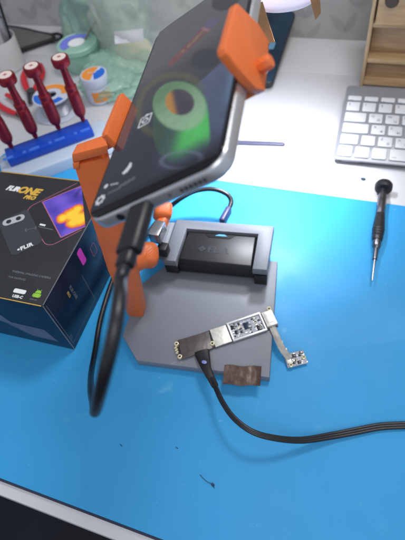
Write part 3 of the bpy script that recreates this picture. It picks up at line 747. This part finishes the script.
# thermal picture
A_, B_, C2, D2 = Vector((-.0584, .1096)), Vector((-.0283, .1369)), Vector((-.0008, .0875)), Vector((-.0180, .0707))
def im_map(s, t):
    q = A_.lerp(B_, t).lerp(D2.lerp(C2, t), s); return q.x, q.y
def thermal(x, y):
    n = noise.noise(Vector((x * 60, y * 60, 2.))); n2 = noise.noise(Vector((x * 160, y * 160, 5.)))
    c = mixc(lin(74, 62, 168), lin(118, 92, 206), smooth(-.4, .4, n))
    c = mixc(c, lin(44, 36, 96), .6 * smooth(.1, .5, n2) * smooth(.112, .125, y))
    # hand: palm with two raised lobes
    def lobe(cx, cy, r): return math.hypot(x - cx, y - cy) / r
    d = min(lobe(-.0200, .0985, .0098), lobe(-.0275, .0935, .0062), lobe(-.0105, .0955, .0098), lobe(-.0180, .1070, .0058), lobe(-.0150, .0900, .0068))
    d += .12 * n2
    c = mixc(c, lin(196, 70, 120), smooth(1.22, 1.05, d)); c = mixc(c, lin(238, 140, 34), smooth(1.04, .9, d)); c = mixc(c, lin(250, 206, 60), smooth(.85, .45, d))
    return c
painted('printed_picture', im_map, 60, 48, thermal, M_picture, bo, zt + .0001)
e = MB()
for s0, s1 in (((A_), (B_)), (A_, D2), (D2, C2)):
    d = (s1 - s0).normalized(); nn = Vector((-d.y, d.x)) * .0004
    e.poly([(*(s0 - nn), zt + .0002), (*(s1 - nn), zt + .0002), (*(s1 + nn), zt + .0002), (*(s0 + nn), zt + .0002)])
e.build('printed_outline', M_rose, bo, flat=True)
Mt = frame((-.0465, .0812, zt + .0001), (.0172, -.0012, 0), (.0012, .0172, 0))
e = MB(); e.poly([(0, 0), (.0062, 0), (.0062, .0020), (0, .0020)], Mt); e.build('printed_badge', M_white, bo, flat=True)
e = MB(); e.poly([(0, -.0022), (.0165, -.0022), (.0165, -.0016), (0, -.0016)], Mt); e.build('printed_rule', M_greyprint, bo, flat=True)
# little plug symbol
Mu = frame((-.0565, .0727, zt + .0004), (.0085, .0046, 0), (-.0046, .0085, 0))
e = MB()
for k in range(4): e.poly([(.0012 + k * .0020, -.0003), (.0024 + k * .0020, -.0003), (.0024 + k * .0020, .0004), (.0012 + k * .0020, .0004)], Mu)
for sx in (0, .0098):
    e.poly([(sx - .0003, -.0018), (sx + .0003, -.0018), (sx + .0003, .0018), (sx - .0003, .0018)], Mu)
    for yy in (-.0018, .0015): e.poly([(sx, yy), (sx + (.0012 if sx == 0 else -.0012), yy), (sx + (.0012 if sx == 0 else -.0012), yy + .0004), (sx, yy + .0004)], Mu)
e.build('printed_symbol', M_greyprint, bo, flat=True)
e = MB(); e.text('THERMAL IMAGING CAMERA', .0030, T(-.0450, .0262, zt), space=1.0); e.text('FOR ANDROID', .0026, T(-.0450, .0202, zt)); e.build('lettering', M_greyprint, bo, flat=True)
e = MB(); e.poly([(-.045, .0242, zt), (-.004, .0242, zt), (-.004, .0244, zt), (-.045, .0244, zt)]); e.build('printed_rule', M_dim, bo, flat=True)
e = MB(); e.prism(rrect(.0118, .0040, .0012, 4, -.0325, .0072), zt - .00005, zt + .0001); e.build('printed_badge', M_white, bo, flat=True)
e = MB(); e.text('USB-C', .0036, T(-.0308, .0028, zt), bold=.00015); e.build('lettering', M_white, bo, flat=True)
e = MB(); e.text('android', .0022, T(-.0142, .0036, zt)); e.build('lettering', M_greyprint, bo, flat=True)
e = MB()   # android robot head and body
ringpoly(e, -.0098, .0108, .0001, .0028, T(0, 0, zt), 16, 0, 180); e.poly([(-.0126, .0066, zt), (-.0070, .0066, zt), (-.0070, .0104, zt), (-.0126, .0104, zt)])
for sx in (-.0136, -.0068): e.poly([(sx, .0072, zt), (sx + .0008, .0072, zt), (sx + .0008, .0100, zt), (sx, .0100, zt)])
for sx, tx_ in ((-.0112, -.0120), (-.0084, -.0076)): e.poly([(sx - .0002, .0128, zt), (sx + .0002, .0128, zt), (tx_ + .0002, .0146, zt), (tx_ - .0002, .0146, zt)])
e.build('printed_symbol', M_green, bo, flat=True)
# right flank: local plane x=0, axes (y, z)
SR = Matrix(((0, 0, 1, .00012), (1, 0, 0, 0), (0, 1, 0, 0), (0, 0, 0, 1)))
e = MB(); e.prism(rrect(.0075, .0190, .0022, 5, .0610, .0530), 0, .0001, M=SR); e.build('printed_symbol', M_pink, bo, flat=True)
e = MB()
for (x, y, w_, h_) in ((.0790, .0440, .0085, .0130), (.0930, .0430, .0060, .0140)):
    ro, ri = rrect(w_, h_, .0015, 3, x, y), rrect(w_ - .001, h_ - .001, .0011, 3, x + .0005, y + .0005)
    for k in range(len(ro)):
        j = (k + 1) % len(ro); e.poly([(*ro[k], 0), (*ro[j], 0), (*ri[j], 0), (*ri[k], 0)], SR)
e.build('printed_outline', M_rose, bo, flat=True)
e = MB(); Mv = SR @ T(.0335, .0570, 0, R(-90)); e.text('FLIR ONE', .0046, Mv, bold=.0001); e.build('lettering', M_greyprint, bo, flat=True)
e = MB(); e.text('PRO', .0040, SR @ T(.0335, .0560, 0, R(-90)) @ T(0, -.0056, 0), bold=.0001); e.build('lettering', M_gold, bo, flat=True)
e = MB()
for (x0, y0, x1, y1) in ((.0030, .0080, .0034, .0740), (.0030, .0076, .0540, .0080), (.0536, .0080, .0540, .0480)):
    e.poly([(x0, y0, 0), (x1, y0, 0), (x1, y1, 0), (x0, y1, 0)], SR)
e.build('printed_rule', M_greyprint, bo, flat=True)
e = MB(); e.text('CE', .0044, SR @ T(.0068, .0140, 0, R(90))); e.build('lettering', M_greyprint, bo, flat=True)
# front flank: plane y=0, axes (x, z)
SF = Matrix(((1, 0, 0, 0), (0, 0, -1, -.00012), (0, 1, 0, 0), (0, 0, 0, 1)))
e = MB(); e.poly([(-.100, .070), (-.0700, .0640), (-.0540, .0330), (-.0190, .0320), (-.0120, .0120), (-.0400, .0130), (-.0620, .0300), (-.100, .042)], SF @ T(0, 0, .00005)); e.build('printed_band', mat('print_haze', lin(92, 96, 114), .4, var=.15, vscale=60), bo, flat=True)

# ------------------------------------------------------------------ red drivers and their rack
rk = thing('driver_rack', 'blue and milky plastic rack holding the dark red drivers', 'tool rack', frame((-.3500, .4340, -.0028), (-.0242, -.0222, 0), (.0222, -.0242, 0)))
MB().box((.053, .012, .0105), (.146, .054, .019), .003, seg=3).build('tray', M_milky, rk)
bl_ = MB(); bl_.box((.0560, .0040, .0262), (.113, .0270, .0110), .0012)
for k in range(4):
    bl_.box((.0085 + .034 * k, .0128, .0318), (.013, .0050, .0008), .0003, mi=1); bl_.box((.0215 + .034 * k, .0128, .0318), (.004, .0050, .0008), .0003, mi=1)
bl_.build('top_bar', [M_blue, M_bluetext], rk)
pen_pos = [(-.3575, .4345), (-.3830, .4130), (-.4055, .3915), (-.4285, .3680)]
marks = ['+', 'Y', '*', 'O']
def driver(mark):
    d = thing('red_driver', '', 'driver', None, 'dark red drivers standing in the blue rack')
    MB().lathe([(0, -.012), (.0014, -.012), (.0014, .002), (.0030, .003), (.0034, .0085), (.0056, .0110), (.0074, .0150), (.0078, .0185), (.0077, .0400), (.0070, .0455), (.0064, .0462), (.0064, .0474), (.0074, .0478), (.0074, .0520), (.0058, .0528), (.0052, .0600), (.0044, .0690), (.0046, .0780), (0, .0780)], 28).build('handle', M_red, d)
    MB().lathe([(0, .0782), (.0070, .0782), (.0100, .0795), (.0106, .0812), (.0106, .0880), (.0098, .0895), (0, .0895)], 32).build('cap', M_red, d)
    e = MB(); e.lathe([(0, .0899), (.0078, .0899), (.0080, .0894)], 28); e.text(mark, .010, T(0, -.0035, .0900), mi=1, align='CENTER', bold=.0003); e.build('cap_disc', [M_cap, M_capred], d)
    return d
pl_lab = ['dark red driver nearest the white jar, at the end of the blue rack', 'second dark red driver in the rack, just left of the endmost one', 'third dark red driver in the blue rack, counted from the white jar', 'dark red driver at the picture edge, standing over the black carton']
d0 = driver('+')
for i, (x, y) in enumerate(pen_pos):
    if i == 0: d = d0
    else:
        d = d0.copy(); COL.objects.link(d)
        for ch in d0.children:
            c = ch.copy(); COL.objects.link(c); c.parent = d
    d.location = (x, y, .0285); d.rotation_euler = (0, 0, R(15 * i)); d['label'] = pl_lab[i]

# ------------------------------------------------------------------ solder reel, jar, tub
sr_ = thing('solder_reel', 'solder wire reel with orange and blue label standing behind the drivers', 'solder reel', T(-.4400, .4880, -.0029))
MB().lathe([(.008, 0), (.0315, 0), (.0322, .0012), (.0315, .0028), (.012, .0030), (.008, .003)], 40).build('flange', M_jar, sr_)
wp = [(.012, .0031)]
for k in range(16): wp += [(.0218, .0036 + k * .0014), (.0226, .0043 + k * .0014)]
wp += [(.012, .0262)]
MB().lathe(wp, 40).build('wire', M_solder, sr_)
MB().lathe([(.008, .0264), (.0270, .0264), (.0278, .0276), (.0270, .0290), (.008, .0290), (.008, .0264)], 40).build('flange', M_jar, sr_)
e = MB(); ringpoly(e, 0, 0, .0150, .0255, T(0, 0, .0292), 16, 15, 165); e.build('label_band', M_lor, sr_, flat=True)
e = MB(); ringpoly(e, 0, 0, .0150, .0255, T(0, 0, .0292), 16, 195, 345); e.build('label_band', M_lblue, sr_, flat=True)
jr = thing('flux_jar', 'small white jar with orange and blue lid label beside the green bag', 'jar', T(-.3880, .5290, -.0029, R(20)))
MB().lathe([(0, 0), (.0175, 0), (.0188, .0015), (.0188, .0250), (.0175, .0260), (0, .0260)], 36).build('jar_body', M_jar, jr)
MB().lathe([(0, .0262), (.0188, .0262), (.0195, .0275), (.0195, .0390), (.0188, .0402), (0, .0402)], 44).build('lid', M_jar, jr)
e = MB(); ringpoly(e, 0, 0, .0001, .0170, T(0, 0, .0404), 16, 70, 260); e.build('label_half', M_lor, jr, flat=True)
e = MB(); ringpoly(e, 0, 0, .0001, .0170, T(0, 0, .0404), 16, -80, 50); e.build('label_half', M_lblue, jr, flat=True)
e = MB(); e.text('FLUX', .0055, T(-.0085, .0004, .0407)); ringpoly(e, 0, 0, .0001, .0010, T(.008, .0085, .0407), 10); e.build('lettering', M_lwhite, jr, flat=True)
e = MB()
for k in range(14):
    a0, a1 = R(-110 + k * 7), R(-103 + k * 7); r = .0190
    e.poly([(r * math.cos(a0), r * math.sin(a0), .005), (r * math.cos(a1), r * math.sin(a1), .005), (r * math.cos(a1), r * math.sin(a1), .021), (r * math.cos(a0), r * math.sin(a0), .021)])
e.build('side_label', M_lor, jr)
tb = thing('green_tub', 'pale green lidded tub with violet label half wrapped by the bag', 'tub', T(-.4570, .6070, -.0029))
MB().lathe([(0, 0), (.0250, 0), (.0262, .002), (.0300, .0300), (.0296, .0310), (0, .0310)], 40).build('tub_body', M_tub, tb)
MB().lathe([(0, .0312), (.0310, .0312), (.0322, .0325), (.0322, .0390), (.0310, .0402), (.0285, .0404), (.0278, .0396), (0, .0396)], 44).build('lid', M_tub, tb)
e = MB(); ringpoly(e, 0, 0, .0140, .0262, T(0, 0, .0400), 18, 60, 250); e.build('lid_label', M_purple, tb, flat=True)
e = MB(); ringpoly(e, 0, 0, .0001, .0130, T(0, 0, .0400), 18); e.build('lid_disc', M_lwhite, tb, flat=True)
st_ = MB(); st_.tube([(-.4450, .6150, .0380), (-.4330, .6270, .0520), (-.4190, .6400, .0680)], [.0012, .0014, .0010], 8)
tag(st_.build('wooden_pick', mat('pick', lin(112, 98, 84), .6)), 'thin dark pick leaning up out of the green tub', 'pick')

# ------------------------------------------------------------------ plastic bags
def crumple(name, c, d, m, seed, amp, parent=None, lo=-.0028, sharp=2.2, nu=96, nv=48):
    bm = bmesh.new(); bmesh.ops.create_uvsphere(bm, u_segments=nu, v_segments=nv, radius=1)
    for v in bm.verts:
        p = v.co.copy(); n = noise.noise(p * 1.6 + Vector((seed, 0, 0)))
        r1 = 1 - abs(noise.noise(p * sharp + Vector((0, seed, 0)))) * 2; r2 = 1 - abs(noise.noise(p * sharp * 2.3 + Vector((seed, seed, 0)))) * 2
        r3 = 1 - abs(noise.noise(p * sharp * 5 + Vector((0, 0, seed)))) * 2
        k = 1 + amp * (.7 * n + .45 * r1 + .3 * r2 + .16 * r3 - .4)
        q = Vector((c[0] + p.x * d[0] * k, c[1] + p.y * d[1] * k, c[2] + p.z * d[2] * k))
        q.z = max(q.z, lo + .0012 * abs(r2)); q.y = min(q.y, .715 - .004 * abs(r1)); v.co = q
    q = MB(); q._take(bm); return q.build(name, m, parent, ang=75)
gb = thing('green_bag', 'crumpled translucent green plastic bag heaped behind the white jar', 'plastic bag', T(-.42, .62, -.0028))
o = crumple('film', (-.4400, .6780, .046), (.078, .046, .070), M_bagg, 3.1, .28, sharp=1.9); o.parent = gb; o.matrix_parent_inverse = Matrix.Translation((.42, -.62, .0028))
o = crumple('film', (-.3720, .5780, .010), (.064, .056, .026), M_bagg, 8.4, .32, sharp=2.2); o.parent = gb; o.matrix_parent_inverse = Matrix.Translation((.42, -.62, .0028))
cbg = thing('clear_bag', 'clear crinkled plastic bag with a small white label standing by the wall', 'plastic bag', T(-.32, .665, -.0028))
inv = Matrix.Translation((.32, -.665, .0028))
o = crumple('film', (-.3400, .6450, .062), (.092, .062, .084), M_bagc, 5.7, .24, sharp=2.); o.parent = cbg; o.matrix_parent_inverse = inv
o = crumple('contents', (-.3650, .6150, .020), (.030, .028, .020), mat('bag_contents', lin(224, 220, 178), .6), 1.7, .22); o.parent = cbg; o.matrix_parent_inverse = inv
lbl = MB(); lbl.box((0, 0, 0), (.044, .0006, .016), .0001, M=T(-.3480, .5830, .064, R(8), R(-38), R(-4))); o = lbl.build('paper_label', M_lwhite, cbg); o.matrix_parent_inverse = inv
pz = MB(); pz.box((-.545, .700, .040), (.085, .034, .085), .006, seg=3)
pz.box((-.515, .700, .088), (.030, .022, .014), .003)
ps = thing('black_case', 'black equipment case standing against the wall behind the green bag', 'case', T(0, 0, 0))
pz = MB(); pz.box((-.4850, .7020, .0400), (.064, .020, .0830), .004, seg=3); pz.build('case_body', M_black, ps)
pz = MB(); pz.tube([(-.500, .702, .081), (-.498, .702, .092), (-.472, .702, .092), (-.470, .702, .081)], .003, 10, sub=4); pz.build('handle', M_piping, ps)

# ------------------------------------------------------------------ pouch, cup with pens, pliers
po = thing('tool_pouch', 'flat grey pouch with black piping and corner loop lying by the wall', 'pouch', T(0, 0, 0))
out = [(-.700, .708), (-.640, .702), (-.590, .690), (-.5600, .684), (-.5520, .672), (-.5700, .655), (-.5950, .632), (-.6150, .622), (-.700, .640)]
bm = MB(); bm.prism(out, -.0026, .0045, .0025, seg=3); bm.build('pouch_panel', M_pouch, po)
MB().tube([(x, y, .0030) for x, y in out] + [(out[0][0], out[0][1], .0030)], .0030, 10, sub=4).build('piping', M_piping, po)
MB().tube([(-.566, .684, .003), (-.552, .688, .004), (-.5400, .684, .0035), (-.5380, .674, .003), (-.548, .668, .003), (-.560, .668, .003)], .0024, 10, sub=6).build('loop', M_piping, po)
cu = thing('pen_cup', 'pale grey cup at the picture corner holding slim pens', 'cup', T(-.5950, .5900, -.0029))
MB().lathe([(0, 0), (.0275, 0), (.0290, .0015), (.0310, .0480), (.0306, .0490), (.0292, .0480), (.0275, .004), (0, .004)], 44).build('cup_wall', M_cup, cu)
for k, (dx, dy, tx_, ty_, col, L_) in enumerate((( .024, .006, .002, .002, 'silver', .105), (.020, .018, .002, .004, 'dark', .125), (.008, .020, -.004, .006, 'silver', .130))):
    pn = thing('pen', ['slim silver pen in the cup, foremost of the three', 'dark ballpoint pen in the cup, furthest back', 'pale silver pen in the cup nearest the picture edge'][k], 'pen', T(0, 0, 0), 'pens standing in the cup')
    b0 = Vector((-.595 + dx * .6, .590 + dy * .6, .004)); b1 = Vector((-.595 + dx + tx_, .590 + dy + ty_, L_))
    mm = M_steel if col == 'silver' else M_black
    MB().tube([b0, b0.lerp(b1, .1), b0.lerp(b1, .72)], [.0010, .0040, .0042], 14, sub=3).build('barrel', mm, pn)
    MB().tube([b0.lerp(b1, .725), b0.lerp(b1, .95), b1], [.0044, .0042, .0030], 14, sub=3).build('pen_cap', M_darksteel if col == 'silver' else M_piping, pn)
    MB().tube([b0.lerp(b1, .74) + Vector((.0052, -.002, 0)), b0.lerp(b1, .93) + Vector((.0052, -.002, 0))], .0010, 8, sub=0).build('clip', M_steel, pn)
pr = thing('pliers', 'red handled pliers lying on the desk behind the solder reel', 'pliers', T(-.5060, .5230, -.0028, R(118)))
for s in (-1, 1):
    MB().tube([(-.004, s * .003, .006), (.018, s * .010, .0062), (.046, s * .0150, .0062), (.074, s * .0110, .006)], [.0035, .0052, .0054, .0040], 14, sub=6, flat=(1, .75)).build('grip', M_redhandle, pr)
    MB().hexa([(-.034, s * .0004, .003), (-.002, s * .0004, .003), (-.002, s * .0070, .003), (-.034, s * .0020, .003)], [(-.034, s * .0004, .008), (-.002, s * .0004, .009), (-.002, s * .0070, .009), (-.034, s * .0020, .008)], .0005).build('plier_jaw', M_darksteel, pr)
MB().lathe([(0, .002), (.006, .002), (.0064, .003), (.0064, .0096), (.0055, .0102), (0, .0102)], 20, T(-.003, 0, 0)).build('pivot', M_darksteel, pr)
wr = thing('wire_cutters', 'small dark cutters with red grips lying in front of the pliers', 'cutters', T(-.4950, .4700, -.0028, R(150)))
for s in (-1, 1):
    MB().tube([(-.004, s * .003, .006), (.016, s * .009, .0062), (.040, s * .0120, .0062), (.060, s * .0090, .006)], [.003, .0046, .0048, .0036], 14, sub=6, flat=(1, .75)).build('grip', M_redhandle, wr)
    MB().hexa([(-.020, s * .0004, .003), (-.002, s * .0004, .003), (-.002, s * .0070, .003), (-.020, s * .0030, .003)], [(-.020, s * .0004, .008), (-.002, s * .0004, .009), (-.002, s * .0070, .009), (-.020, s * .0030, .008)], .0005).build('cutter_jaw', M_piping, wr)

# ------------------------------------------------------------------ desk lamp head and tape strips
LC = Vector((-.0920, .4130, .2010))
lp = thing('desk_lamp', 'white round lamp head on a dark arm hanging low over the desk', 'lamp', T(*LC))
MB().lathe([(.0305, 0), (.0310, .0012), (.0300, .010), (.0270, .0190), (.0200, .0260), (.0080, .0290), (0, .0292)], 48).build('lamp_shell', M_lamp, lp)
MB().lathe([(0, .0022), (.0285, .0022)], 40).build('diffuser', mat('diffuser', lin(240, 240, 255), .5, emit=lin(236, 240, 255), estr=5.), lp)
MB().tube([(0, 0, .0285), (0, .01, .05), (.01, .06, .12), (.02, .20, .22)], .006, 14, sub=6).build('lamp_arm', M_black, lp)
MB().ball((0, 0, .0300), (.010, .010, .008)).build('lamp_pivot', M_black, lp)
def tape(pts, nrm, lab):
    q = MB(); A = [Vector(p) for p in pts]; b = bmesh.new(); n = Vector(nrm) * .0005
    lo = [b.verts.new(p) for p in A]; hi = [b.verts.new(p + n) for p in A]
    b.faces.new(lo[::-1]); b.faces.new(hi)
    for k in range(len(A)): b.faces.new((lo[k], lo[(k + 1) % len(A)], hi[(k + 1) % len(A)], hi[k]))
    bmesh.ops.recalc_face_normals(b, faces=b.faces); q._take(b)
    o = q.build('tape_strip', M_kraft, flat=True); return tag(o, lab, 'tape', 'brown tape strips hanging from the lamp')
yy = .3785
tape([(-.1225, yy, .2050), (-.0995, yy, .2115), (-.0900, yy, .1800), (-.0918, yy, .1784), (-.0935, yy, .1792), (-.0955, yy, .1770), (-.0975, yy, .1778), (-.0995, yy, .1758), (-.1040, yy, .1750)], (0, -1, 0), 'long brown tape strip with a ragged end hanging beside the clamp')
yy = .3950
tape([(-.0650, yy, .2060), (-.0575, yy, .2070), (-.0560, yy, .1960), (-.0585, yy, .1925), (-.0600, yy, .1905), (-.0618, yy, .1960)], (0, -1, 0), 'short pointed brown tape strip hanging in front of the wallpaper')

# ------------------------------------------------------------------ crumbs on the mat and desk
def speck(x, y, z, pts, lab, cat='debris'):
    q = MB()
    for A, r in pts: q.tube([(x + a, y + b_, z + c) for a, b_, c in A], r, 6, sub=4)
    return tag(q.build('debris', M_grime), lab, cat)
o = speck(-.0642, .067, .0006, [([(-.012, .004, 0), (-.006, .001, .0002), (-.001, 0, .0004), (.002, -.002, 0)], .0002), ([(-.0012, .0004, .0003), (.0010, -.0006, .0004)], .0009)], 'tiny dark hair tuft lying near the front of the mat')
speck(-.1010, .0850, .0004, [([(-.0012, .0003, 0), (0, 0, .0002), (.0012, -.0004, 0)], .00025)], 'tiny dark crumb on the mat left of the hair tuft')
speck(-.1460, .0735, .0004, [([(-.0018, .0006, 0), (0, 0, .0001), (.0012, -.0005, 0)], .0002)], 'faint crumb at the front of the mat, nearest the picture corner')
q = MB(); q.ball((.0010, .4270, -.0020), (.0028, .0020, .0010)); tag(q.build('debris', M_grime), 'small dark crumb on the white desk left of the screwdriver', 'debris')

# ------------------------------------------------------------------ light
wd = bpy.data.worlds.new('World'); S.world = wd; wd.use_nodes = True
bg = wd.node_tree.nodes['Background']; bg.inputs[0].default_value = (.80, .88, 1., 1); bg.inputs[1].default_value = .50
def area(name, loc, target, size, power, col=(1, 1, 1), shape='SQUARE', spread=180):
    l = bpy.data.lights.new(name, 'AREA'); l.shape = shape; l.size = size; l.energy = power; l.color = col; l.spread = R(spread)
    o = bpy.data.objects.new(name, l); COL.objects.link(o); o.location = loc
    o.rotation_euler = (Vector(target) - Vector(loc)).to_track_quat('-Z', 'Y').to_euler(); return o
area('back_light', (.06, .69, 1.0), (-.12, .2, 0), .26, 7.6, (1, .98, .96))  # unseen light added at the back to throw the ribbon cable's shadow forward
area('front_fill', (.35, -.75, 1.7), (-.1, .1, 0), 1.1, 15., (.98, .98, 1))  # added soft fill that lifts the front of the mat; no visible lamp
area('lamp_bulb', LC + Vector((0, 0, .0010)), LC + Vector((-.22, -.06, -1)), .050, 1.35, (.88, .92, 1.), 'DISK', 100)

# ------------------------------------------------------------------ camera
f_px, Wp, Hp = 472.41, 405, 540
cam = bpy.data.cameras.new('camera'); co = bpy.data.objects.new('camera', cam); COL.objects.link(co)
th, psi, ro = R(52.8071), R(27.8541), R(-11.6632)
F = Vector((-math.sin(psi) * math.cos(th), math.cos(psi) * math.cos(th), -math.sin(th)))
Rt = Vector((math.cos(psi), math.sin(psi), 0)); Up = Rt.cross(F)
r2 = Rt * math.cos(ro) + Up * math.sin(ro); u2 = Up * math.cos(ro) - Rt * math.sin(ro)
Mc = Matrix((r2, u2, -F)).transposed().to_4x4(); Mc.translation = (0, 0, .38789); co.matrix_world = Mc
cam.sensor_fit = 'VERTICAL'; cam.sensor_height = 36; cam.lens = f_px / Hp * 36; cam.clip_start = .01; cam.clip_end = 50
cam.dof.use_dof = True; cam.dof.focus_distance = .34; cam.dof.aperture_fstop = 10.
S.camera = co
S.view_settings.view_transform = 'Standard'; S.view_settings.look = 'None'; S.view_settings.exposure = 0.; S.view_settings.gamma = 1.
S.render.resolution_x = 768; S.render.resolution_y = 1024
S.cycles.use_denoising = True
S.cycles.max_bounces = 8; S.cycles.transparent_max_bounces = 12
